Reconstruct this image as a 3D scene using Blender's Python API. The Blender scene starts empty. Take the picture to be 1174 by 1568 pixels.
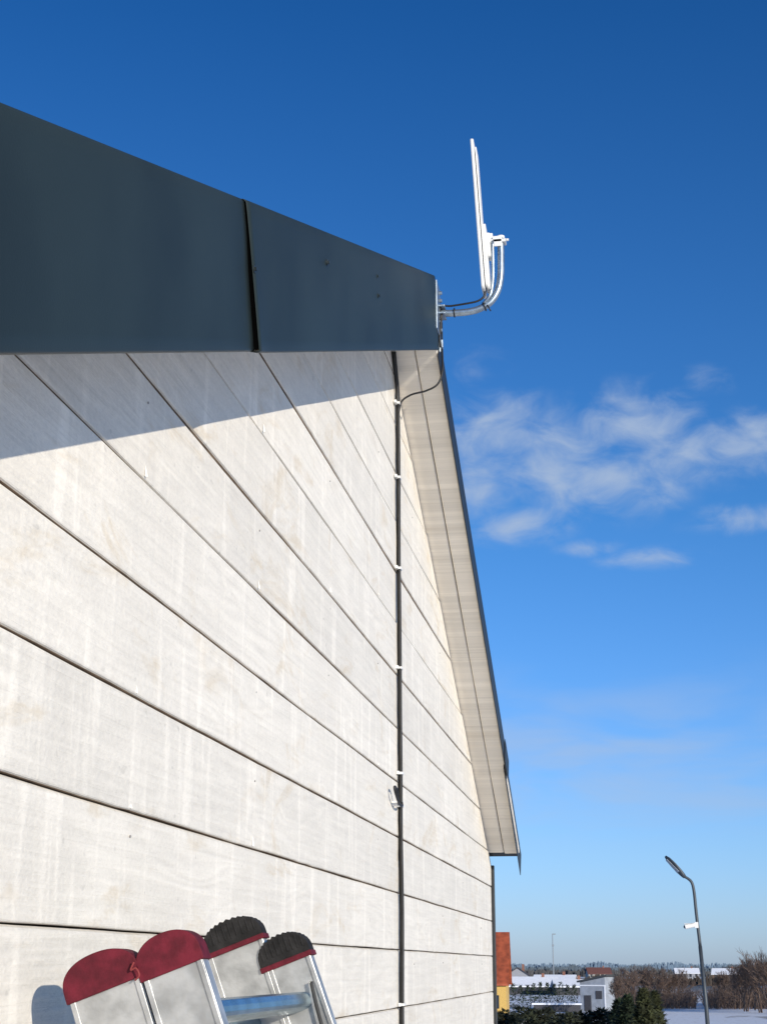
import bpy, bmesh, math, random
from mathutils import Vector, Matrix, noise as mnoise
random.seed(7)
scene=bpy.context.scene
scene.view_settings.view_transform='Standard'
scene.view_settings.look='None'
scene.view_settings.exposure=0

# ------------------------------------------------------------------ materials
def nt_new(name):
    m=bpy.data.materials.new(name); m.use_nodes=True
    nt=m.node_tree; b=nt.nodes['Principled BSDF']
    return m,nt,b
def N(nt,typ,**kw):
    n=nt.nodes.new(typ)
    for k,v in kw.items(): setattr(n,k,v)
    return n
def inp(nt,sock,v):
    if isinstance(v,bpy.types.NodeSocket): nt.links.new(v,sock)
    else: sock.default_value=v
def MATH(nt,op,a,b=None,c=None,clamp=False):
    n=N(nt,'ShaderNodeMath',operation=op); n.use_clamp=clamp
    inp(nt,n.inputs[0],a)
    if b is not None: inp(nt,n.inputs[1],b)
    if c is not None: inp(nt,n.inputs[2],c)
    return n.outputs[0]
def MIX(nt,f,a,b,mode='MIX'):
    n=N(nt,'ShaderNodeMix',data_type='RGBA',blend_type=mode)
    inp(nt,n.inputs[0],f); inp(nt,n.inputs[6],a); inp(nt,n.inputs[7],b)
    return n.outputs[2]
def SMOOTH(nt,v,lo,hi,a=0.0,b=1.0):
    n=N(nt,'ShaderNodeMapRange',interpolation_type='SMOOTHSTEP')
    inp(nt,n.inputs[0],v); n.inputs[1].default_value=lo; n.inputs[2].default_value=hi
    n.inputs[3].default_value=a; n.inputs[4].default_value=b
    return n.outputs[0]
def NOISE(nt,vec,scale,detail=3,rough=.5,dist=0.0):
    n=N(nt,'ShaderNodeTexNoise'); nt.links.new(vec,n.inputs['Vector'])
    n.inputs['Scale'].default_value=scale; n.inputs['Detail'].default_value=detail
    n.inputs['Roughness'].default_value=rough; n.inputs['Distortion'].default_value=dist
    return n.outputs['Fac']
def MAP(nt,vec,scale,rot=(0,0,0)):
    n=N(nt,'ShaderNodeMapping'); nt.links.new(vec,n.inputs['Vector'])
    n.inputs['Scale'].default_value=scale; n.inputs['Rotation'].default_value=rot
    return n.outputs['Vector']
def c4(c): return (c[0],c[1],c[2],1)
def M(name,col,rough=.6,metal=0,var=.25,scale=20,bump=0.0,bscale=80,spec=.5):
    m,nt,b=nt_new(name)
    tc=N(nt,'ShaderNodeTexCoord').outputs['Object']
    n=NOISE(nt,tc,scale,3)
    f=SMOOTH(nt,n,.3,.7)
    nt.links.new(MIX(nt,f,c4([x*(1-var) for x in col]),c4([min(1,x*(1+var)) for x in col])),b.inputs['Base Color'])
    b.inputs['Roughness'].default_value=rough; b.inputs['Metallic'].default_value=metal
    b.inputs['Specular IOR Level'].default_value=spec
    if bump:
        bn=N(nt,'ShaderNodeBump'); bn.inputs['Strength'].default_value=bump; bn.inputs['Distance'].default_value=.002
        nt.links.new(NOISE(nt,tc,bscale,2),bn.inputs['Height']); nt.links.new(bn.outputs[0],b.inputs['Normal'])
    return m

PIT=.1517; Z0=.0415
def siding_mat(name,base,dirt=1.0,pitch=PIT,z0=Z0):
    m,nt,b=nt_new(name)
    tc=N(nt,'ShaderNodeTexCoord').outputs['Object']
    sep=N(nt,'ShaderNodeSeparateXYZ'); nt.links.new(tc,sep.inputs[0])
    k=MATH(nt,'FLOOR',MATH(nt,'DIVIDE',MATH(nt,'SUBTRACT',sep.outputs[2],z0),pitch))
    comb=N(nt,'ShaderNodeCombineXYZ')
    nt.links.new(MATH(nt,'MULTIPLY',k,3.37),comb.inputs[0])
    nt.links.new(MATH(nt,'ADD',sep.outputs[1],MATH(nt,'MULTIPLY',k,1.713)),comb.inputs[1])
    nt.links.new(sep.outputs[2],comb.inputs[2])
    P=comb.outputs[0]
    wn=N(nt,'ShaderNodeTexWhiteNoise',noise_dimensions='1D'); nt.links.new(k,wn.inputs['W'])
    blot=NOISE(nt,P,2.6,3,.6)
    grain=NOISE(nt,MAP(nt,P,(1,2.6,80)),1.0,4,.62,.5)
    rings=NOISE(nt,MAP(nt,P,(1,1.3,8)),1.0,2,.5,.4)
    ring=MATH(nt,'SINE',MATH(nt,'MULTIPLY',rings,80))
    rmask=SMOOTH(nt,blot,.40,.58)
    fine=NOISE(nt,MAP(nt,P,(1,95,170),(.5,0,0)),1.0,2,.7)
    streak=NOISE(nt,MAP(nt,P,(1,24,2.6)),1.0,2,.5,.2)
    stain=SMOOTH(nt,NOISE(nt,MAP(nt,P,(1,3.4,9)),1.0,4,.7,.9),.54,.74)
    pit=SMOOTH(nt,NOISE(nt,MAP(nt,P,(1,38,60)),1.0,1,.5),.72,.80,0,.14)
    v=MATH(nt,'ADD',.91,MATH(nt,'MULTIPLY',wn.outputs[0],.06))
    v=MATH(nt,'ADD',v,MATH(nt,'MULTIPLY',MATH(nt,'SUBTRACT',blot,.5),.26))
    v=MATH(nt,'ADD',v,MATH(nt,'MULTIPLY',MATH(nt,'SUBTRACT',grain,.5),.30))
    v=MATH(nt,'ADD',v,MATH(nt,'MULTIPLY',MATH(nt,'SUBTRACT',fine,.5),.24))
    v=MATH(nt,'ADD',v,MATH(nt,'MULTIPLY',MATH(nt,'MULTIPLY',ring,rmask),.030))
    v=MATH(nt,'ADD',v,SMOOTH(nt,streak,.54,.70,0,.11))
    v=MATH(nt,'SUBTRACT',v,pit)
    sc=N(nt,'ShaderNodeVectorMath',operation='SCALE'); sc.inputs[0].default_value=base; nt.links.new(v,sc.inputs['Scale'])
    col=MIX(nt,MATH(nt,'MULTIPLY',stain,.40*dirt),sc.outputs[0],(.56,.43,.25,1))
    nt.links.new(col,b.inputs['Base Color'])
    b.inputs['Roughness'].default_value=.55; b.inputs['Specular IOR Level'].default_value=.3
    h=MATH(nt,'ADD',MATH(nt,'MULTIPLY',grain,1.0),MATH(nt,'MULTIPLY',fine,.45))
    h=MATH(nt,'ADD',h,MATH(nt,'MULTIPLY',streak,.55))
    h=MATH(nt,'ADD',h,MATH(nt,'MULTIPLY',MATH(nt,'MULTIPLY',ring,rmask),.09))
    bn=N(nt,'ShaderNodeBump'); bn.inputs['Strength'].default_value=.7; bn.inputs['Distance'].default_value=.0028
    nt.links.new(h,bn.inputs['Height']); nt.links.new(bn.outputs[0],b.inputs['Normal'])
    return m

mat_siding=siding_mat('painted_siding',(.80,.745,.65))
mat_soffit=siding_mat('painted_soffit',(.80,.735,.63),.5,.5,0)
mat_back=M('dark_board_backing',(.06,.045,.03),.9)
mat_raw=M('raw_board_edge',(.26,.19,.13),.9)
mat_metal=M('anthracite_sheet',(.0205,.0305,.0300),.46,0,.16,3.0,.08,500,.22)
mat_metal_d=M('dark_trim',(.012,.014,.016),.5)
mat_roof=M('roof_sheet',(.03,.035,.038),.5)
mat_galv=M('galvanised_steel',(.36,.42,.47),.38,.85,.2,40)
mat_plastic=M('white_plastic',(.74,.73,.70),.4,0,.03,8)
mat_black=M('black_rubber_cable',(.010,.010,.011),.55,0,.3,60)
mat_alu=M('brushed_aluminium',(.44,.44,.43),.42,.6,.22,30,.3,120)
mat_alu_dark=M('rung_aluminium',(.20,.31,.37),.25,.9,.2,30)
mat_red=M('red_rubber',(.105,.008,.017),.7,0,.30,60,.3,200,.25)
mat_blk=M('black_ribbed_rubber',(.016,.015,.015),.8,0,.4,60,.5,200,.25)

# ------------------------------------------------------------------ mesh helpers
def finish(bm,name,mat,parent=None,smooth=False,bevel=0.0):
    me=bpy.data.meshes.new(name)
    bmesh.ops.recalc_face_normals(bm,faces=bm.faces)
    bm.to_mesh(me); bm.free()
    ob=bpy.data.objects.new(name,me); scene.collection.objects.link(ob)
    if isinstance(mat,(list,tuple)):
        for m in mat: me.materials.append(m)
    else: me.materials.append(mat)
    if smooth:
        for p in me.polygons: p.use_smooth=True
    if bevel:
        md=ob.modifiers.new('bevel','BEVEL'); md.width=bevel; md.segments=2; md.limit_method='ANGLE'
    if parent: ob.parent=parent
    return ob
def empty(name,loc=(0,0,0)):
    e=bpy.data.objects.new(name,None); scene.collection.objects.link(e); e.location=loc; e.empty_display_size=.2
    return e
def bbox(bm,x0,x1,y0,y1,z0,z1,mi=0):
    vs=[bm.verts.new((x,y,z)) for x in (x0,x1) for y in (y0,y1) for z in (z0,z1)]
    for q in ((0,1,3,2),(4,6,7,5),(0,4,5,1),(2,3,7,6),(0,2,6,4),(1,5,7,3)):
        f=bm.faces.new([vs[i] for i in q]); f.material_index=mi
    return vs
def prism(bm,pts,off,mi=0):
    a=[bm.verts.new(p) for p in pts]; b=[bm.verts.new(Vector(p)+Vector(off)) for p in pts]
    n=len(a)
    fs=[bm.faces.new(a),bm.faces.new(b[::-1])]
    for i in range(n): fs.append(bm.faces.new((a[i],b[i],b[(i+1)%n],a[(i+1)%n])))
    for f in fs: f.material_index=mi
    return a+b
def tube(bm,pts,r,seg=12,cap=True,r2=None,mi=0):
    pts=[Vector(p) for p in pts]; rings=[]
    up=Vector((0,0,1))
    prev=None
    for i,p in enumerate(pts):
        t=(pts[min(i+1,len(pts)-1)]-pts[max(i-1,0)]).normalized()
        if prev is None:
            a=t.cross(up)
            if a.length<.1: a=t.cross(Vector((1,0,0)))
        else: a=prev-t*prev.dot(t)
        a.normalize(); prev=a; b=t.cross(a)
        rr=r if r2 is None else r+(r2-r)*i/(len(pts)-1)
        rings.append([bm.verts.new(p+a*math.cos(2*math.pi*k/seg)*rr+b*math.sin(2*math.pi*k/seg)*rr) for k in range(seg)])
    for i in range(len(rings)-1):
        for k in range(seg):
            f=bm.faces.new((rings[i][k],rings[i][(k+1)%seg],rings[i+1][(k+1)%seg],rings[i+1][k])); f.material_index=mi
    if cap:
        bm.faces.new(rings[0][::-1]).material_index=mi; bm.faces.new(rings[-1]).material_index=mi
def spline(pts,n=8):
    P=[Vector(p) for p in pts]; P=[P[0]*2-P[1]]+P+[P[-1]*2-P[-2]]
    out=[]
    for i in range(1,len(P)-2):
        for k in range(n):
            t=k/n
            out.append(.5*((2*P[i])+(-P[i-1]+P[i+1])*t+(2*P[i-1]-5*P[i]+4*P[i+1]-P[i+2])*t*t+(-P[i-1]+3*P[i]-3*P[i+1]+P[i+2])*t**3))
    out.append(P[-2]); return out

# ------------------------------------------------------------------ main house
GZ=-2.3
XW=-.65; XF=-.51
sN,sF=.411,.445
def zN(y): return .509+sN*(y-1.142)
def zF(y): return .490+sF*(7.049-y)
YA=(.490+sF*7.049-.509+sN*1.142)/(sN+sF); ZA=zN(YA)
Y0,Y1=.60,7.14
house=empty('wooden_gable_house')

bm=bmesh.new()
studs=[1.29+.67*i for i in range(9)]
kmin=int(math.floor((GZ+.15-Z0)/PIT)); kmax=int((ZA-Z0)/PIT)+1
for k in range(kmin,kmax):
    z0=Z0+k*PIT; z1=z0+PIT
    n=110; rings=[]; dx=random.uniform(-.0012,.0012)
    for i in range(n+1):
        y=Y0+(Y1-Y0)*i/n
        w0=mnoise.noise(Vector((y*3,k*7.1,0)))*.0012+mnoise.noise(Vector((y*15,k*7.1,4)))*.0008
        w1=mnoise.noise(Vector((y*3,k*7.1+50,0)))*.0010+mnoise.noise(Vector((y*15,k*7.1,14)))*.0004
        wx=mnoise.noise(Vector((y*1.3,k*3.1,9)))*.0018+dx
        # shiplap profile: the lower board's tongue shows as a light lip below the shadow gap
        prof=[(-.02,z0+.0030+w0),(-.0035,z0+.0030+w0),(-.0008,z0+.0040+w0),(0,z0+.0058+w0),(0,z1-.0048+w1),(-.0016,z1-.0022+w1),(-.0060,z1+.0006+w1),(-.02,z1+.0008+w1)]
        rings.append([bm.verts.new((XW+px+wx,y,pz)) for px,pz in prof])
    m_=len(rings[0])
    for i in range(n):
        for q in range(m_):
            f=bm.faces.new((rings[i][q],rings[i+1][q],rings[i+1][(q+1)%m_],rings[i][(q+1)%m_]))
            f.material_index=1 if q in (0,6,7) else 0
    bm.faces.new(rings[0][::-1]); bm.faces.new(rings[-1])
for (sl,z_at,y_at) in ((sN,zN(2)-.004,2),(-sF,zF(6)-.006,6)):
    geom=bm.verts[:]+bm.edges[:]+bm.faces[:]
    bmesh.ops.bisect_plane(bm,geom=geom,plane_co=(0,y_at,z_at),plane_no=Vector((0,-sl,1)).normalized(),clear_outer=True)
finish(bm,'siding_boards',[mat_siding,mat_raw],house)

def gable_poly(x,drop,zb):
    return [Vector((x,Y0+.005,zb)),Vector((x,Y1-.005,zb)),Vector((x,Y1-.005,zF(Y1)-drop)),Vector((x,YA,ZA-drop)),Vector((x,Y0+.005,zN(Y0)-drop))]
bm=bmesh.new()
prism(bm,gable_poly(XW-.024,.004,GZ-.2),(-.10,0,0))
prism(bm,gable_poly(-7.2,.004,GZ-.2),(.10,0,0))
bbox(bm,-7.1,XW-.125,Y0+.005,Y0+.1,GZ-.2,zN(Y0)-.02)
bbox(bm,-7.1,XW-.125,Y1-.1,Y1-.005,GZ-.2,zF(Y1)-.02)
finish(bm,'wall_core',mat_back,house)
bm=bmesh.new()
for k in range(kmin,3):
    z0=Z0+k*PIT; z1=z0+PIT
    bbox(bm,-7.2,XW-.026,Y0-.018,Y0+.004,z0+.0015,z1-.0015)
    bbox(bm,-7.2,XW-.026,Y1-.004,Y1+.016,z0+.0015,z1-.0015)
finish(bm,'side_siding',mat_siding,house,bevel=.003)
bm=bmesh.new()
bbox(bm,-7.3,XW+.012,Y0-.06,Y1+.03,GZ-.3,GZ+.13)
finish(bm,'plinth',M('concrete_plinth',(.3,.3,.29),.9,0,.2,8,.5),house)
bm=bmesh.new()
bbox(bm,XW-.03,XW+.014,Y1+.001,Y1+.03,GZ+.13,zF(Y1)-.01)
bbox(bm,XW-.03,XW+.014,Y0-.04,Y0-.002,GZ+.13,zN(Y0)-.03)
finish(bm,'corner_trim',mat_metal_d,house,bevel=.002)

bm=bmesh.new()
def soffit(bm,yA,yB,zf,xa,xb,th=.018):
    c=.0035
    n=14; rings=[]
    for i in range(n+1):
        y=yA+(yB-yA)*i/n; z=zf(y)+mnoise.noise(Vector((y*1.1,xa*30,3)))*.0015
        w=mnoise.noise(Vector((y*2,xa*60,7)))*.0012
        rings.append([bm.verts.new((px,y,z+pz)) for px,pz in ((xa+w,c),(xa+c+w,0),(xb-c+w,0),(xb+w,c),(xb+w,th),(xa+w,th))])
    for i in range(n):
        for q in range(6): bm.faces.new((rings[i][q],rings[i+1][q],rings[i+1][(q+1)%6],rings[i][(q+1)%6]))
    bm.faces.new(rings[0][::-1]); bm.faces.new(rings[-1])
soffit(bm,YA+.004,7.05,zF,XW-.02,XW+.068)
soffit(bm,YA+.004,7.06,zF,XW+.0705,XF-.003)
soffit(bm,Y0-.15,YA,zN,XW-.02,XW+.068)
soffit(bm,Y0-.15,YA,zN,XW+.0705,XF-.006)
finish(bm,'soffit_boards',mat_soffit,house)
bm=bmesh.new()
def slab(bm,xa,xb,pts):
    prism(bm,[Vector((xa,y,z)) for y,z in pts],(xb-xa,0,0))
slab(bm,-7.4,XF-.008,[(Y0-.16,zN(Y0-.16)+.0185),(YA-.001,ZA+.0185),(YA-.001,ZA+.19),(Y0-.16,zN(Y0-.16)+.19)])
slab(bm,-7.4,XF-.005,[(YA+.001,ZA+.019),(7.12,zF(7.12)+.019),(7.12,zF(7.12)+.075),(YA+.001,ZA+.075)])
finish(bm,'roof_deck',mat_roof,house)

rd=Vector((0,1,sN)).normalized(); pd=Vector((0,-sN,1)).normalized()
base=Vector((XF,1.142,.497))
def rk(s,h,x=0.0):
    v=base+rd*s+pd*h; v.x=XF+x; return v
HF=.213
def lift(h):
    return .0014+.0048*(1-h/HF)**.7 if h<HF else .0014
def sheet(name,s0,s1,x,seed,hb=0.0,th=.0010,flare=False):
    bm=bmesh.new(); ns=max(6,int((s1-s0)/.03)); nh=12; G=[]
    for i in range(ns+1):
        row=[]
        s=s0+(s1-s0)*i/ns
        fl=max(0,1-(s-s0)/.12)**2 if flare else 0
        for j in range(nh+1):
            h=hb+(HF-hb)*j/nh
            w=mnoise.noise(Vector((s*2.2,h*9,seed)))*.0026*(1-fl)
            w+=fl*lift(max(0,h))
            row.append(bm.verts.new(rk(s,h,x+w)))
        row.append(bm.verts.new(rk(s,HF+.004,x-.003))); row.append(bm.verts.new(rk(s,HF+.004,x-.05)))
        row.insert(0,bm.verts.new(rk(s,hb-.003,x-.004+fl*.004))); row.insert(0,bm.verts.new(rk(s,hb+.002,x-.022)))
        G.append(row)
    for i in range(ns):
        for j in range(len(G[0])-1):
            bm.faces.new((G[i][j],G[i+1][j],G[i+1][j+1],G[i][j+1]))
    ob=finish(bm,name,mat_metal,house,smooth=True)
    md=ob.modifiers.new('s','SOLIDIFY'); md.thickness=th; md.offset=-1
    return ob
s_seam=(2.005-1.142)/rd.y
s_end=(4.215-1.142)/rd.y
sheet('rake_flashing_lower',-.75,s_seam+.01,-.0005,1.0,.002)
sheet('rake_flashing_upper',s_seam,s_end,.0022,5.0,0,flare=True)
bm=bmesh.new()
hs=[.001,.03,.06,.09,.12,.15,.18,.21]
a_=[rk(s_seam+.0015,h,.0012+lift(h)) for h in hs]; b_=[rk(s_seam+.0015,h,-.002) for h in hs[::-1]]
prism(bm,a_+b_,rd*.006)  # black strip added under the lifted edge, painting in the shade of the gap
finish(bm,'flashing_gap_shade',M('gap_shade_black',(.002,.002,.002),.95,0,.1,20,0,80,.0),house)
bm=bmesh.new()
prism(bm,[rk(-.74,.012,-.009),rk(s_end-.012,.012,-.009),rk(s_end-.012,HF-.004,-.009),rk(-.74,HF-.004,-.009)],(-.018,0,0))
finish(bm,'fascia_board',M('dark_fascia_board',(.006,.006,.006),.9),house)
fd=Vector((0,1,-sF)).normalized(); fp=Vector((0,sF,1)).normalized()
bm=bmesh.new()
def frk(y,h,x): 
    v=Vector((0,y,zF(y)))+fp*h; v.x=x; return v
prism(bm,[frk(YA+.03,-.014,XF),frk(6.42,-.014,XF),frk(6.42,.075,XF),frk(YA+.03,.075,XF)],(-.0025,0,0))
prism(bm,[frk(YA+.03,.075,XF),frk(6.42,.075,XF),frk(6.42,.078,XF),frk(YA+.03,.078,XF)],(-.05,0,0))
prism(bm,[frk(6.36,-.018,XF-.006),frk(7.17,-.045,XF-.006),frk(7.19,.07,XF-.006),frk(6.36,.07,XF-.006)],(-.0025,0,0))
prism(bm,[frk(6.30,-.02,XF+.004),frk(6.46,-.02,XF+.004),frk(6.46,.08,XF+.004),frk(6.30,.08,XF+.004)],(-.002,0,0))
finish(bm,'far_rake_flashing',mat_metal_d,house)
bm=bmesh.new()
def screw(bm,c,n=Vector((1,0,0)),r=.0042):
    c=Vector(c); tube(bm,[c-n*.002,c+n*.0010],r*1.3,14); tube(bm,[c+n*.0010,c+n*.004],r*.75,6)
for y,h in ((2.58,.75),(3.14,.76),(3.14,.56),(2.012,.55)):
    s=(y-1.142)/rd.y
    screw(bm,rk(s,HF*h,.0030+(.004 if y<2.1 else 0)))
finish(bm,'flashing_screws',M('screw_heads',(.06,.075,.08),.35,.6),house)
bm=bmesh.new()
for (y,z) in [(1.96,.352),(2.63,.205),(1.96,.200),(1.96,.652),(2.63,.655),(3.30,.80),(3.3,.35),(2.64,.95),(3.97,.95),(3.97,.5),(1.29,.05)]:
    h=random.uniform(.012,.028); w=random.uniform(.0018,.003)
    z=Z0+round((z-Z0)/PIT)*PIT
    a=[bm.verts.new(p) for p in ((XW+.0005,y-w,z+.006),(XW+.0005,y+w,z+.0055),(XW+.0040,y+.001,z+.005),(XW-.0002,y+random.uniform(.001,.003),z+h))]
    for q in ((0,1,2),(0,2,3),(2,1,3),(0,3,1)): bm.faces.new([a[i] for i in q])
finish(bm,'paint_drips',M('white_paint_drip',(.78,.75,.68),.5,0,.05),house)
bm=bmesh.new()
for k in range(-4,kmax):
    for s in studs:
        z=Z0+k*PIT+PIT*random.uniform(.72,.8); y=s+random.uniform(-.012,.012)
        if z>zN(y)-.03 or z>zF(y)-.03 or random.random()<.45: continue
        tube(bm,[(XW-.001,y,z),(XW+.0008,y,z)],.0018,8)
finish(bm,'nail_heads',M('nail_heads',(.30,.28,.26),.5,.3),house)

# cable run
cab=empty('antenna_cable')
bm=bmesh.new()
def yc(z): return 4.275+(1.7-z)*.03 if z<1.66 else 4.2762-(z-1.66)*.75
pts=[]
zz=1.755
while zz>GZ+.4:
    pts.append((XW+.008+mnoise.noise(Vector((zz*4,0,0)))*.0014,yc(zz)+mnoise.noise(Vector((zz*3,5,0)))*.006,zz)); zz-=.05 if zz<1.6 else .02
tube(bm,pts,.0066,10)
pts2=[(p[0]+.0038,p[1]-.010+.004*math.sin(p[2]*60),p[2]) for p in pts if p[2]<1.62]
tube(bm,pts2,.0038,8)
tube(bm,spline([(-.500,4.22,1.86),(-.503,4.25,1.79),(-.506,4.28,1.72),(-.520,4.28,1.675),(-.555,4.28,1.655),(-.60,4.28,1.645),(-.630,4.28,1.625),(XW+.012,4.272,1.585)]),.0030,8)
tube(bm,spline([(XW+.012,4.31,.44),(XW+.02,4.26,.425),(XW+.022,4.19,.425),(XW+.022,4.13,.445),(XW+.02,4.12,.462),(XW+.02,4.16,.460),(XW+.018,4.20,.435)]),.0034,8)
finish(bm,'cable',mat_black,cab,smooth=True)
bm=bmesh.new()
for z in (1.616,1.385,1.11,.818,.52,.43,-.1):
    y=yc(z)
    bbox(bm,XW+.001,XW+.0165,y-.016,y+.012,z-.0035,z+.0035)
    bbox(bm,XW+.001,XW+.009,y-.030,y-.016,z-.0045,z+.0045)
bbox(bm,XW+.001,XW+.018,4.19,4.215,.42,.432)
finish(bm,'cable_clips',mat_plastic,cab,bevel=.0015)

# ------------------------------------------------------------------ antenna
ant=empty('wifi_antenna')
bm=bmesh.new()
yb=4.23
arm=spline([(-.515,yb,1.882),(-.47,yb,1.879),(-.42,yb,1.880),(-.385,yb,1.888),(-.352,yb,1.908),(-.330,yb,1.945),(-.321,yb,1.99),(-.319,yb,2.04),(-.318,yb,2.115)],8)
tube(bm,arm,.0105,16)
tube(bm,spline([(-.372,yb-.01,1.90),(-.352,yb-.014,1.925),(-.344,yb-.014,1.97),(-.342,yb-.014,2.02),(-.342,yb-.014,2.10)],6),.0050,10)
finish(bm,'mount_tube',mat_galv,ant,smooth=True)
bm=bmesh.new()
bbox(bm,XF+.001,XF+.005,4.15,4.235,1.80,1.955)
bbox(bm,XF-.045,XF+.004,4.236,4.240,1.76,1.96)
bbox(bm,XF+.004,XF+.022,4.20,4.255,1.868,1.872)
bbox(bm,XF+.004,XF+.022,4.20,4.255,1.892,1.896)
bbox(bm,XF-.002,XF+.010,4.240,4.262,1.775,1.80)
for z in (1.82,1.85,1.915,1.94): tube(bm,[(XF+.004,4.215,z),(XF+.013,4.215,z)],.006,6)
finish(bm,'mount_plate',mat_galv,ant,bevel=.0008)
def rr(w,h,r,n=5):
    o=[]
    for cx,cz,a0 in ((w-r,h-r,0),(-w+r,h-r,90),(-w+r,-h+r,180),(w-r,-h+r,270)):
        for i in range(n+1):
            a=math.radians(a0+90*i/n); o.append((cx+r*math.cos(a),cz+r*math.sin(a)))
    return o
top=Vector((-.393,yb,2.440)); bot=Vector((-.367,yb,1.935)); mid=(top+bot)/2; L=(top-bot).length
ax=(top-bot).normalized(); nx=Vector((ax.z,0,-ax.x))
def pp(u,w,h): return mid+nx*u+Vector((0,1,0))*w+ax*h
bm=bmesh.new()
prism(bm,[pp(-.009,w,h) for w,h in rr(.046,L/2,.012)],nx*.010)
finish(bm,'panel_radome',mat_plastic,ant,bevel=.003)
bm=bmesh.new()
prism(bm,[pp(.0035,w,h-.006) for w,h in rr(.036,L/2-.018,.012)],nx*.004)
prism(bm,[pp(.0078,w,h-.140) for w,h in rr(.030,.108,.012)],nx*.009)
prism(bm,[pp(.0170,w,h-.10) for w,h in rr(.020,.040,.006)],nx*.009)
bbox(bm,-.352,-.302,yb-.016,yb+.014,2.096,2.106)
bbox(bm,-.342,-.314,yb-.016,yb-.011,2.082,2.116)
bbox(bm,-.362,-.342,yb-.009,yb+.009,2.070,2.130)
tube(bm,[(-.318,yb,2.112),(-.318,yb,2.121)],.0120,14)
tube(bm,[(-.302,yb-.014,2.101),(-.293,yb-.014,2.101)],.0045,6)
finish(bm,'panel_housing_and_clamp',mat_plastic,ant,bevel=.0015)
bm=bmesh.new()
tube(bm,spline([(-.505,4.215,1.80),(-.512,4.21,1.85),(-.500,4.215,1.895),(-.470,4.215,1.896),(-.42,4.213,1.900),(-.39,4.212,1.905),(-.372,4.213,1.918),(-.366,4.215,1.940)]),.0030,8)
tube(bm,spline([(-.500,4.21,1.90),(-.520,4.205,1.875),(-.505,4.205,1.85),(-.497,4.21,1.87),(-.505,4.21,1.80),(-.503,4.215,1.765)]),.0028,8)
for c,a in (((-.372,1.893),.4),((-.462,1.880),.0)):
    n=Vector((math.cos(a),0,math.sin(a)))
    cc=Vector((c[0],yb,c[1])); u1=Vector((0,1,0)); u2=n.cross(u1)
    tube(bm,[cc+(u1*math.cos(b)+u2*math.sin(b))*.013 for b in [i*math.pi/8 for i in range(17)]],.002,6)
tube(bm,[(-.362,yb-.012,1.893),(-.352,yb-.014,1.872)],.0022,6)
finish(bm,'antenna_lead',mat_black,ant,smooth=True)

# ------------------------------------------------------------------ ladder
lad=empty('aluminium_ladder')
LA=math.radians(20.5)
du=Vector((math.sin(LA),0,-math.cos(LA)))
dv=Vector((math.cos(LA),0,math.sin(LA)))
def stile(name,y,c,w,black):
    p0=Vector((c[0],y,c[1])); h=w/2; T=.024
    Ld=(c[1]-(GZ))/math.cos(LA)-.02
    bm=bmesh.new()
    A=p0+du*.018
    def q(v,u,dy=0): return A+dv*v+du*u+Vector((0,dy,0))
    prism(bm,[q(-h+.002,0),q(h-.002,0),q(h-.002,Ld-.03),q(-h+.002,Ld-.03)],(0,.0025,0))
    for s in (-1,1):
        e=h-.0015
        prism(bm,[q(s*e,0,-.0025),q(s*(e-.006),0,-.0025),q(s*(e-.006),Ld-.03,-.0025),q(s*e,Ld-.03,-.0025)],(0,.0024,0))
        prism(bm,[q(s*e,0,.0027),q(s*(e-.003),0,.0027),q(s*(e-.003),Ld-.03,.0027),q(s*e,Ld-.03,.0027)],(0,T-.003,0))
    finish(bm,name+'_rail',mat_alu,lad,bevel=.0008)
    bm=bmesh.new(); H=h+.0015; pts=[]
    n=34; hc=.029; lo=.024
    pts.append(p0+dv*H+du*lo)
    for i in range(n+1):
        a=math.pi*i/n; ca,sa=math.cos(a),math.sin(a)
        r=1.0
        if black and 2<i<n-2: r+=.05 if i%2 else -.05
        x=math.copysign(abs(ca)**.9,ca)*H; z=max(0,sa)**.85*hc*r
        pts.append(p0+dv*x-du*(z-.013))
    pts.append(p0-dv*H+du*lo)
    prism(bm,[p+Vector((0,-.0045,0)) for p in pts],(0,T+.006,0),0)
    if black:
        o=Vector((0,-.0055,0))
        prism(bm,[p0+dv*(H+.001)+du*(lo+.001)+o,p0+dv*(H+.001)+du*(lo-.006)+o,p0-dv*(H+.001)+du*(lo-.006)+o,p0-dv*(H+.001)+du*(lo+.001)+o],(0,T+.009,0),1)
        for i in range(9):
            x=-H*.8+H*1.6*i/8
            prism(bm,[p0+dv*(x-.0014)+du*.010+o,p0+dv*(x+.0014)+du*.010+o,p0+dv*(x+.0014)-du*(.002+.010*(1-(x/H)**2))+o,p0+dv*(x-.0014)-du*(.002+.010*(1-(x/H)**2))+o],(0,.002,0),0)
    finish(bm,name+'_cap',[mat_blk,mat_red] if black else [mat_red,mat_blk],lad,bevel=.0010)
yN,yF=1.60,2.14
stile('inner_near',yN,(-.556,-.002),.081,False)
stile('outer_near',yN,(-.484,.018),.068,False)
stile('inner_far',yF,(-.557,.046),.083,True)
stile('outer_far',yF,(-.484,.026),.070,True)
bm=bmesh.new()
def rung(cx,cz,off,w):
    c=Vector((cx,0,cz))+du*off
    pts=[]
    for i in range(16):
        a=2*math.pi*i/16; ca,sa=math.cos(a),math.sin(a)
        pts.append(c+dv*math.copysign(abs(ca)**.6,ca)*w+du*math.copysign(abs(sa)**.6,sa)*.012+Vector((0,yN+.003,0)))
    prism(bm,pts,(0,yF-yN-.001,0))
for i in range(8):
    rung(-.556,-.002,.082+i*.28,.018)
    rung(-.484,.018,.070+i*.28,.018)
finish(bm,'rungs',mat_alu_dark,lad,bevel=.001)
bm=bmesh.new()
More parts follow.
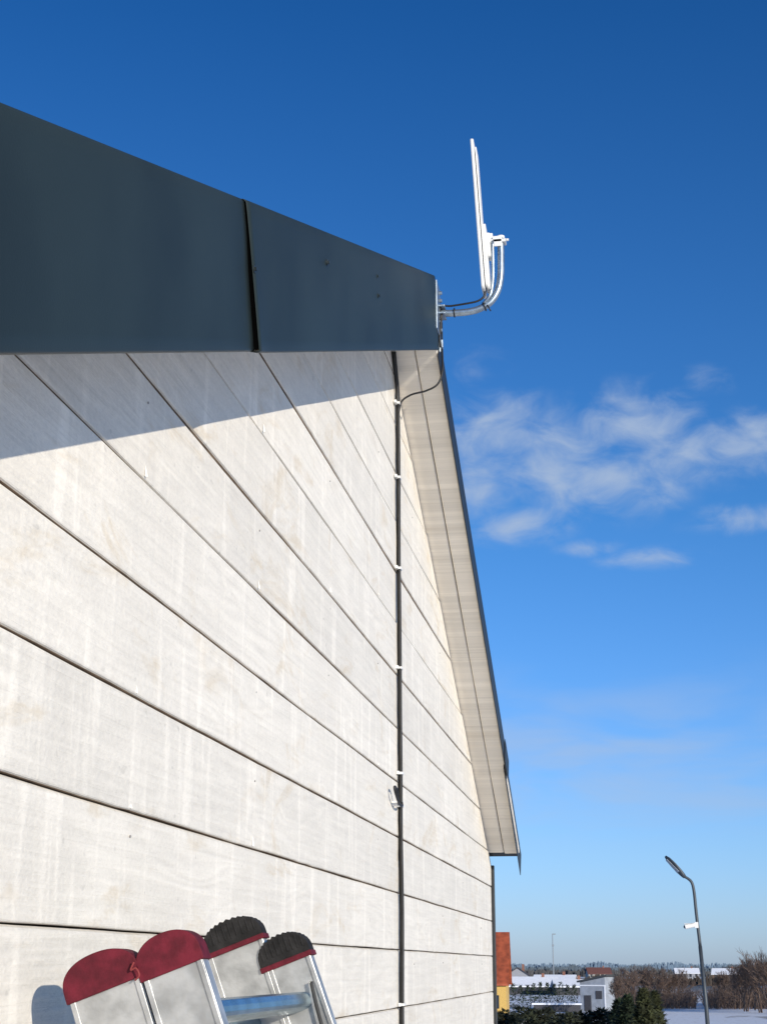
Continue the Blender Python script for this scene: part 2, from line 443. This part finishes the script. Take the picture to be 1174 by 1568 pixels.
tube(bm,spline([(-.513,yN-.010,-.014),(-.508,yN-.012,-.009),(-.512,yN-.012,-.002),(-.518,yN-.010,-.004),(-.515,yN-.010,.004)],6),.0010,6)
finish(bm,'red_string',M('strap',(.20,.025,.025),.7),lad,smooth=True)
bm=bmesh.new()
tube(bm,spline([(-.440,yF-.01,-.02),(-.432,yF-.012,-.05),(-.417,yF-.012,-.10)],6),.0025,6)
finish(bm,'section_strap',M('dark_strap',(.03,.03,.03),.7),lad,smooth=True)

# ------------------------------------------------------------------ ground
def gh(D):
    t=min(1,max(0,(D-9)/75)); t=t*t*(3-2*t)
    return GZ+(-5-GZ)*t
def gz(x,y):
    D=math.hypot(x,y)
    b=gh(D)
    if D>20: b+=mnoise.noise(Vector((x*.02,y*.02,0)))*.25*min(1,(D-20)/60)
    return b
bm=bmesh.new(); rings=[]
radii=[0,2,5,9,14,20,28,38,50,65,80,100,125,150,180,220,270,340,430,560,750,1000,1400,2000,3000,4500,7000]
SEG=120
for r in radii:
    if r==0: rings.append([bm.verts.new((0,0,GZ))]); continue
    rings.append([bm.verts.new((r*math.sin(2*math.pi*i/SEG),r*math.cos(2*math.pi*i/SEG),gz(r*math.sin(2*math.pi*i/SEG),r*math.cos(2*math.pi*i/SEG)))) for i in range(SEG)])
for i in range(SEG): bm.faces.new((rings[0][0],rings[1][i],rings[1][(i+1)%SEG]))
for a in range(1,len(rings)-1):
    for i in range(SEG): bm.faces.new((rings[a][i],rings[a+1][i],rings[a+1][(i+1)%SEG],rings[a][(i+1)%SEG]))
m,nt,b=nt_new('snowy_ground')
tc=N(nt,'ShaderNodeTexCoord').outputs['Object']
patch=SMOOTH(nt,NOISE(nt,MAP(nt,tc,(1,.35,1)),.09,4,.65,.3),.58,.68)
tuft=SMOOTH(nt,NOISE(nt,tc,1.6,3,.7),.57,.67)
pf=MATH(nt,'MAXIMUM',MATH(nt,'MULTIPLY',patch,.8),MATH(nt,'MULTIPLY',tuft,.5))
vl=N(nt,'ShaderNodeVectorMath',operation='LENGTH'); nt.links.new(tc,vl.inputs[0])
haze_f=SMOOTH(nt,vl.outputs['Value'],250,2500)
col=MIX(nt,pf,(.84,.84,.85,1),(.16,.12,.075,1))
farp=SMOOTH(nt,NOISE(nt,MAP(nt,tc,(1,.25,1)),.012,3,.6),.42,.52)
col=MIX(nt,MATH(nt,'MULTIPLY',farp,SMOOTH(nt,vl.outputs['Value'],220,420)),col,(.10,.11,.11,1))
col=MIX(nt,MATH(nt,'MULTIPLY',haze_f,.75),col,(.27,.36,.47,1))  # distance haze painted into the ground colour as a bluish mix
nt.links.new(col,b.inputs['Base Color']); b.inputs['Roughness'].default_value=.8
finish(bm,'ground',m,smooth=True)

def pos(px,D,z=None):
    a=math.radians((px-980)*.02275); x=D*math.sin(a); y=D*math.cos(a)
    return Vector((x,y,gz(x,y) if z is None else z))
def zr(row,D): return D*(1480-row)/2560

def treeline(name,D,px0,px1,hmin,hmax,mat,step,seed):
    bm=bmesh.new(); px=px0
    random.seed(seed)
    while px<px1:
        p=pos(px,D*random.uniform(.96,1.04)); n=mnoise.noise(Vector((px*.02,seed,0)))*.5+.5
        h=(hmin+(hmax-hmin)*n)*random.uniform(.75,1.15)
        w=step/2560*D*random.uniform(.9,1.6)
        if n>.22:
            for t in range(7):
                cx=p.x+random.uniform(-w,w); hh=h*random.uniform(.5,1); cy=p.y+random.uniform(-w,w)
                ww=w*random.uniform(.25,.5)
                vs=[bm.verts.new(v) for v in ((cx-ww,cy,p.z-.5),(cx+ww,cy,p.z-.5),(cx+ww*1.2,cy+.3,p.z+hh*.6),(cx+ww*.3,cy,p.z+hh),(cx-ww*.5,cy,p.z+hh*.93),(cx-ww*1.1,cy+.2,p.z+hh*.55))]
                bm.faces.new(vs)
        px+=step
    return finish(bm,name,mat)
treeline('distant_treeline',2600,640,1300,6,14,M('far_trees_hazy_blue',(.14,.20,.27),.95,0,.1,.01),3,1)  # aerial haze painted in as a bluish tree colour
treeline('distant_treeline',1500,640,1300,1,9,M('far_trees_hazy_grey',(.10,.13,.16),.95,0,.2,.02),3,2)  # nearer band, weaker haze painted into its grey-blue colour
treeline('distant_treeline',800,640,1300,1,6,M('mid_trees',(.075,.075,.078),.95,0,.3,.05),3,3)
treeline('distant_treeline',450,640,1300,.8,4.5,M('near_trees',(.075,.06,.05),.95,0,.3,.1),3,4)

# ------------------------------------------------------------------ bare trees
mat_twig=M('bare_twigs',(.17,.115,.085),.9,0,.35,2)
def seg3(bm,a,b,r1,r2):
    t=(b-a).normalized(); u=t.orthogonal().normalized(); v=t.cross(u)
    A=[bm.verts.new(a+(u*math.cos(k*2.094)+v*math.sin(k*2.094))*r1) for k in range(3)]
    B=[bm.verts.new(b+(u*math.cos(k*2.094)+v*math.sin(k*2.094))*r2) for k in range(3)]
    for k in range(3): bm.faces.new((A[k],A[(k+1)%3],B[(k+1)%3],B[k]))
def bare_tree(px,D,h,seed,wide=.42):
    random.seed(seed); bm=bmesh.new()
    def grow(a,d,l,r,dep):
        b=a+d*l*.5; d2=(d+Vector((random.gauss(0,.12),random.gauss(0,.12),random.gauss(.08,.08)))).normalized(); c=b+d2*l*.5
        seg3(bm,a,b,r,r*.85); seg3(bm,b,c,r*.85,r*.68)
        if dep==0: return
        for i in range(random.choice((3,4,4))):
            s=random.uniform(.3,1); q=a.lerp(c,s)
            nd=(d2+Vector((random.gauss(0,wide),random.gauss(0,wide),random.gauss(.14,.2)))).normalized()
            grow(q,nd,l*random.uniform(.55,.78),max(.012,r*.55),dep-1)
    for st in range(random.choice((2,3))):
        grow(Vector((random.uniform(-.4,.4),random.uniform(-.3,.3),0)),Vector((random.gauss(0,.15),random.gauss(0,.15),1)).normalized(),h*.36,h*.014,5)
    ob=finish(bm,'bare_tree',mat_twig); ob.location=pos(px,D); return ob
rt=[(943,175,5.2),(955,190,6.0),(970,180,5.6),(986,200,6.6),(1003,195,5.6),(1020,210,5.4),(1040,240,5.4),
    (1098,230,5.6),(1110,215,5.6),(1122,200,6.4),(1134,190,7.4),(1145,195,6.4),(1156,185,7.4),(1168,180,8.2),(1180,180,8.0),(1195,185,8),(1215,190,7)]
for i,(px,D,h) in enumerate(rt): bare_tree(px,D,h,100+i)
def thicket(px0,px1,D,h,n,seed):
    random.seed(seed); bm=bmesh.new()
    for i in range(n):
        p=pos(random.uniform(px0,px1),D*random.uniform(.93,1.07))
        hh=h*random.uniform(.4,1)*(.7+.6*abs(mnoise.noise(Vector((p.x*.3,p.y*.3,0)))))
        d=Vector((random.gauss(0,.35),random.gauss(0,.3),1)).normalized()
        seg3(bm,p,p+d*hh,.035,.012)
        for j in range(3):
            q=p+d*hh*random.uniform(.3,.9); seg3(bm,q,q+Vector((random.gauss(0,.5),random.gauss(0,.4),random.uniform(.2,.7)))*hh*.35,.018,.010)
    finish(bm,'bramble_thicket',mat_twig)
thicket(925,1062,215,3.2,1500,1)
thicket(1075,1260,215,3.4,2200,2)

# ------------------------------------------------------------------ evergreens
mat_green=M('conifer_foliage',(.030,.048,.022),.85,0,.5,1.2)
mat_green2=M('conifer_foliage_olive',(.055,.062,.022),.85,0,.5,1.2)
def foliage(bm,base,h,r,n,shape,sz):
    for i in range(n):
        t=random.random()**.8
        if shape=='cone': R=r*(1-t)**.8*(.85+.25*math.sin(t*40+i%3))
        elif shape=='col': R=r*math.sin(math.pi*min(1,(t*.85+.15)))**.6
        else: R=r*math.sqrt(max(0,1-(2*t-1)**2))+.02
        a=random.uniform(0,6.283); q=R*random.uniform(.55,1.05)
        c=base+Vector((math.cos(a)*q,math.sin(a)*q,t*h))
        d=Vector((math.cos(a),math.sin(a),random.uniform(-.5,.6))); d.normalize()
        s=Vector((-math.sin(a),math.cos(a),random.uniform(-.4,.4)))
        L=sz*random.uniform(.6,1.4)
        v=[bm.verts.new(c-s*L*.4),bm.verts.new(c+s*L*.4),bm.verts.new(c+d*L+Vector((0,0,random.uniform(-.1,.2))))]
        bm.faces.new(v)
def conifer(px,D,h,r,seed,mat):
    random.seed(seed); bm=bmesh.new()
    tube(bm,[(0,0,-.2),(0,0,h*.9)],.1,6,r2=.02)
    foliage(bm,Vector((0,0,.2)),h-.2,r,2000,'cone',.34)
    ob=finish(bm,'conifer_tree',mat); ob.location=pos(px,D)
for i,(px,D,h,r,mt) in enumerate([(958,112,3.0,1.2,mat_green),(983,108,3.5,1.15,mat_green2),(999,116,3.2,.9,mat_green2),(945,118,2.6,1.1,mat_green)]):
    conifer(px,D,h,r,300+i,mt)
bm=bmesh.new(); random.seed(5)
px=782
while px<886:
    foliage(bm,pos(px,200)-Vector((0,0,.1)),random.uniform(2.5,3.2),.42,260,'col',.22); px+=random.uniform(9,12)
finish(bm,'thuja_row',mat_green)
bm=bmesh.new(); random.seed(6)
px=735
while px<950:
    p=pos(px,random.uniform(118,126)); foliage(bm,p-Vector((0,0,.3)),random.uniform(1.6,2.3),random.uniform(.6,1.0),420,'ball',.3); px+=random.uniform(7,11)
finish(bm,'hedge',M('hedge_leaves',(.035,.042,.022),.85,0,.6,1))

# ------------------------------------------------------------------ background buildings
mat_snow=M('snow',(.78,.80,.85),.8,0,.04,2)
mat_win=M('window_glass',(.03,.035,.045),.15)
def house_b(name,px,D,w,dep,hw,hr,wall,roof,rot=0,ridge='x',over=.35):
    e=empty(name,pos(px,D)); e.rotation_euler=(0,0,math.radians(rot))
    bm=bmesh.new()
    if ridge=='x':
        prism(bm,[Vector((-w/2,-dep/2,-.5)),Vector((-w/2,dep/2,-.5)),Vector((-w/2,dep/2,hw)),Vector((-w/2,0,hw+hr)),Vector((-w/2,-dep/2,hw))],(w,0,0))
    else:
        prism(bm,[Vector((-w/2,-dep/2,-.5)),Vector((w/2,-dep/2,-.5)),Vector((w/2,-dep/2,hw)),Vector((0,-dep/2,hw+hr)),Vector((-w/2,-dep/2,hw))],(0,dep,0))
    finish(bm,'walls',wall,e)
    bm=bmesh.new(); t=.18
    H,W=(dep/2,w/2) if ridge=='x' else (w/2,dep/2)
    sl=hr/H; o=over
    for s in (-1,1):
        prof=[(0,hw+hr+.02),(s*(H+o),hw-sl*o+.02),(s*(H+o),hw-sl*o+.02+t),(0,hw+hr+.02+t)]
        if ridge=='x': prism(bm,[Vector((-W-o,a+s*.002,b)) for a,b in prof],(2*(W+o),0,0))
        else: prism(bm,[Vector((a+s*.002,-W-o,b)) for a,b in prof],(0,2*(W+o),0))
    finish(bm,'roof',roof,e)
    bm=bmesh.new()
    n=max(1,int(w/2.2))
    for i in range(n):
        cx=-w/2+w*(i+.5)/n
        bbox(bm,cx-.45,cx+.45,-dep/2-.03,-dep/2+.01,hw*.38,hw*.38+1.15)
    finish(bm,'windows',mat_win,e)
    bm=bmesh.new()
    bbox(bm,w*.2,w*.2+.5,-.25,.25,hw+hr*.5,hw+hr+.8)
    finish(bm,'chimney',M('chimney_brick',(.22,.1,.07),.9),e)
    return e
mY=M('yellow_render',(.55,.36,.10),.8); mO=M('orange_tile_roof',(.30,.065,.026),.7,0,.3,1.5)
mG=M('grey_render',(.26,.27,.30),.85); mB=M('brown_wall',(.13,.085,.06),.85); mD=M('dark_wall',(.05,.05,.06),.8); mWh=M('white_render',(.45,.45,.45),.85)
mDr=M('dark_tiles',(.05,.045,.05),.7)
house_b('yellow_house_with_orange_roof',700,150,8.8,9,3.6,4.3,mY,mO,rot=3,ridge='x',over=.3)
house_b('snow_roofed_house',812,300,9,7,1.4,1.5,mD,mat_snow,rot=8)
house_b('snow_roofed_house',848,330,8,7,1.6,1.6,mB,mat_snow,rot=-6)
house_b('snow_roofed_house',872,290,6,6,1.4,1.1,mD,mat_snow,rot=10)
house_b('dark_roofed_house',790,360,5,6,3.0,1.6,mG,mDr,rot=5,ridge='y')
house_b('snow_roofed_house',1110,620,10,7,2,2,mB,mat_snow,rot=-8)
house_b('snow_roofed_house',1050,640,9,7,2.2,1.8,mG,mat_snow,rot=4)
house_b('red_roofed_house',915,640,9,7,2.2,2.2,mWh,M('red_tiles',(.14,.06,.05),.7),rot=12)
e=empty('low_shelter',pos(850,185)); bm=bmesh.new()
bbox(bm,-2.6,2.6,-1.2,1.2,-.3,.75); finish(bm,'walls',mD,e)
bm=bmesh.new(); bbox(bm,-2.8,2.8,-1.4,1.4,.754,.93); finish(bm,'roof',mat_snow,e)
e=empty('garden_shed',pos(912,190)); e.rotation_euler=(0,0,math.radians(-24))
bm=bmesh.new()
prism(bm,[Vector((-1.6,-1.2,-.4)),Vector((1.6,-1.2,-.4)),Vector((1.6,-1.2,3.75)),Vector((-1.6,-1.2,3.15))],(0,2.6,0))
finish(bm,'walls',M('pale_shed_panels',(.30,.33,.38),.7,0,.12,1.5),e)
bm=bmesh.new()
prism(bm,[Vector((-1.85,-1.5,3.12)),Vector((1.95,-1.5,3.83)),Vector((1.95,-1.5,4.03)),Vector((-1.85,-1.5,3.32))],(0,3.2,0))
finish(bm,'roof',M('shed_roof',(.05,.055,.06),.7),e)
bm=bmesh.new(); bbox(bm,-1.1,-.2,-1.24,-1.195,-.4,1.7); bbox(bm,.4,1.2,-1.24,-1.195,1.3,2.2)
finish(bm,'door_and_window',mD,e)
bm=bmesh.new(); bbox(bm,-1.65,1.65,-1.26,-1.2,2.72,2.86); bbox(bm,1.5,1.64,-1.26,-1.2,-.4,2.72)
finish(bm,'trim',mat_snow,e)

e=empty('radio_mast',pos(846,400)); bm=bmesh.new()
tube(bm,[(0,0,-.5),(0,0,12.6)],.16,8,r2=.10); bbox(bm,-.1,.8,-.1,.1,12.4,12.65); bbox(bm,-.25,.25,-.25,.25,9.6,10.0)
finish(bm,'mast',M('mast_grey',(.22,.25,.28),.6),e)

# ------------------------------------------------------------------ street lamp
D=45; P0=pos(1079.5,D)
lamp=empty('street_lamp',P0)
k=D/2455
def lp(px,row,dy=0): return Vector(((px-1079.5)*k,dy,zr(row,D)-P0.z))
mat_pole=M('lamp_pole_grey',(.05,.06,.07),.5,.2,.15,3)
bm=bmesh.new()
tube(bm,[(0,0,-.2),lp(1077,1540),lp(1073,1450)],.062,14,r2=.052)
tube(bm,spline([lp(1073,1450),lp(1070,1400),lp(1068.5,1368),lp(1066,1353),lp(1060,1346),lp(1052,1342)],6),.045,12,r2=.036)
tube(bm,[(0,0,-.2),(0,0,.9)],.09,14)
finish(bm,'pole',mat_pole,lamp,smooth=True)
a=lp(1056,1344); bq=lp(1028,1311); t=(bq-a).normalized(); nrm=Vector((-t.z,0,t.x)); 
if nrm.z<0: nrm=-nrm
nrm=(nrm+Vector((0,.55,0))).normalized(); sd=t.cross(nrm).normalized()
bm=bmesh.new(); LL=(bq-a).length
sec=[(0,.045,.05),(.1,.075,.06),(.3,.12,.055),(.6,.14,.04),(.85,.12,.028),(1,.05,.015)]
rings=[]
for s,w,h in sec:
    c=a+t*LL*s
    rings.append([bm.verts.new(c+sd*w*math.cos(q*math.pi/6)+nrm*h*math.sin(q*math.pi/6)) for q in range(12)])
for i in range(len(rings)-1):
    for q in range(12): bm.faces.new((rings[i][q],rings[i][(q+1)%12],rings[i+1][(q+1)%12],rings[i+1][q]))
bm.faces.new(rings[0]); bm.faces.new(rings[-1])
finish(bm,'led_head',mat_pole,lamp,smooth=True)
bm=bmesh.new()
c=a+t*LL*.58-nrm*.046
prism(bm,[c+t*LL*.30*x+sd*.085*y for x,y in ((-1,-.8),(1,-.6),(1,.6),(-1,.8))],-nrm*.012)
finish(bm,'led_lens',M('led_lens',(.35,.38,.4),.2),lamp,bevel=.003)
bm=bmesh.new()
c=lp(1062,1419)
tube(bm,[c+Vector((-.19,-.10,-.03)),c+Vector((.10,-.04,.03))],.065,14)
bbox(bm,c.x+.08,c.x+.18,-.08,.06,c.z-.06,c.z+.10)
bbox(bm,c.x-.22,c.x+.06,c.y-.16,c.y+.03,c.z+.052,c.z+.066)
finish(bm,'security_camera',mat_plastic,lamp,bevel=.008)
bm=bmesh.new(); tube(bm,[c+Vector((-.196,-.103,-.031)),c+Vector((-.192,-.10,-.03))],.045,12); finish(bm,'camera_lens',mat_black,lamp)

# ------------------------------------------------------------------ light
sv=Vector((.14,-.158,.052)).normalized()
el=math.asin(sv.z); az=math.atan2(sv.x,sv.y)
sd_=bpy.data.lights.new('sun','SUN'); sd_.energy=4.7; sd_.angle=math.radians(.53); sd_.color=(1,.92,.79)
so=bpy.data.objects.new('sun',sd_); scene.collection.objects.link(so)
so.rotation_euler=sv.to_track_quat('Z','Y').to_euler(); so.location=(5,-5,5)

w=bpy.data.worlds.new('World'); scene.world=w; w.use_nodes=True; nt=w.node_tree
w.cycles.sampling_method='MANUAL'; w.cycles.sample_map_resolution=256
bg=nt.nodes['Background']
sky=N(nt,'ShaderNodeTexSky',sky_type='NISHITA'); sky.sun_disc=False
sky.sun_elevation=el; sky.sun_rotation=az; sky.air_density=1.0; sky.dust_density=.4; sky.ozone_density=2.5; sky.altitude=100
STR=.12
tc=N(nt,'ShaderNodeTexCoord').outputs['Generated']
sp=N(nt,'ShaderNodeSeparateXYZ'); nt.links.new(tc,sp.inputs[0])
azd=MATH(nt,'MULTIPLY',MATH(nt,'ARCTAN2',sp.outputs[0],sp.outputs[1]),57.2958)
eld=MATH(nt,'MULTIPLY',MATH(nt,'ARCSINE',sp.outputs[2]),57.2958)
ae=N(nt,'ShaderNodeCombineXYZ'); nt.links.new(azd,ae.inputs[0]); nt.links.new(eld,ae.inputs[1])
AE=ae.outputs[0]
blobs=[(-4.6,19.0,2.6,1.9,1.1),(-2.6,18.2,3.0,2.0,1.1),(-.3,17.5,3.0,1.5,1.1),(.6,19.4,3.0,1.5,1.0),
(2.4,18.3,3.0,1.2,1.05),(5.0,18.4,4.0,1.2,1.05),(-3.9,16.0,2.2,.9,1.0),(-5.2,17.0,2.0,1.4,.9),(4.6,15.8,2.2,.55,.8),(1.2,14.5,2.0,.45,.85),(-1.2,15.0,1.4,.35,.7),
(3.6,20.9,1.2,.6,.6),(-5.6,21.7,1.6,.8,.6)]
S=None
for (a0,e0,sa,se,ww) in blobs:
    q=N(nt,'ShaderNodeVectorMath',operation='MULTIPLY_ADD'); nt.links.new(AE,q.inputs[0])
    q.inputs[1].default_value=(1/sa,1/se,0); q.inputs[2].default_value=(-a0/sa,-e0/se,0)
    l=N(nt,'ShaderNodeVectorMath',operation='LENGTH'); nt.links.new(q.outputs[0],l.inputs[0])
    g=MATH(nt,'MULTIPLY_ADD',l.outputs['Value'],-ww*.66,ww)
    S=g if S is None else MATH(nt,'MAXIMUM',S,g)
S=MATH(nt,'MAXIMUM',S,0.0)
n1=NOISE(nt,MAP(nt,AE,(.48,.80,1),(0,0,.18)),1.0,6,.56,.5)
cm=SMOOTH(nt,MATH(nt,'ADD',MATH(nt,'MULTIPLY',S,.78),MATH(nt,'MULTIPLY',MATH(nt,'SUBTRACT',n1,.5),1.55)),.06,1.15,0,.86)
cm=MATH(nt,'MULTIPLY',cm,SMOOTH(nt,S,.0,.55))
n3=NOISE(nt,MAP(nt,AE,(.12,.5,1)),1.0,4,.5,.3)
band=MATH(nt,'MULTIPLY',SMOOTH(nt,eld,3.5,6.5),SMOOTH(nt,eld,7.5,11.5,1,0))
veil=MATH(nt,'MULTIPLY',MATH(nt,'MULTIPLY',SMOOTH(nt,n3,.35,.65),band),.5)
mask=MATH(nt,'MAXIMUM',cm,veil)
cr=N(nt,'ShaderNodeValToRGB'); nt.links.new(MATH(nt,'DIVIDE',eld,90),cr.inputs[0])
cols=[(0,(.66,.90,1.75)),(4/90,(.62,.88,1.48)),(10/90,(.47,.84,1.40)),(16.5/90,(.34,.78,1.28)),(35/90,(.125,.56,1.09)),(60/90,(.34,.72,1.04))]
els=cr.color_ramp.elements
els[0].position=0; els[0].color=tuple(c/2 for c in cols[0][1])+(1,)
els[1].position=cols[-1][0]; els[1].color=tuple(c/2 for c in cols[-1][1])+(1,)
for p_,c_ in cols[1:-1]:
    x=els.new(p_); x.color=tuple(c/2 for c in c_)+(1,)
tn=N(nt,'ShaderNodeVectorMath',operation='SCALE'); nt.links.new(cr.outputs[0],tn.inputs[0]); tn.inputs['Scale'].default_value=2
tint=MIX(nt,1.0,sky.outputs[0],tn.outputs[0],'MULTIPLY')
colr=MIX(nt,mask,tint,(.43/STR,.53/STR,.69/STR,1))
nt.links.new(colr,bg.inputs['Color']); bg.inputs['Strength'].default_value=STR

# ------------------------------------------------------------------ camera
cd=bpy.data.cameras.new('camera'); co=bpy.data.objects.new('camera',cd); scene.collection.objects.link(co)
th=math.atan(696/2354); phi=math.atan(393*math.cos(th)/2354)
R=Matrix.Rotation(phi,3,'Z')@Matrix.Rotation(math.pi/2+th,3,'X')
co.rotation_euler=R.to_euler(); co.location=(0,0,0)
cd.sensor_fit='HORIZONTAL'; cd.sensor_width=36; cd.lens=36*2354/1174
cd.clip_start=.02; cd.clip_end=12000
scene.camera=co
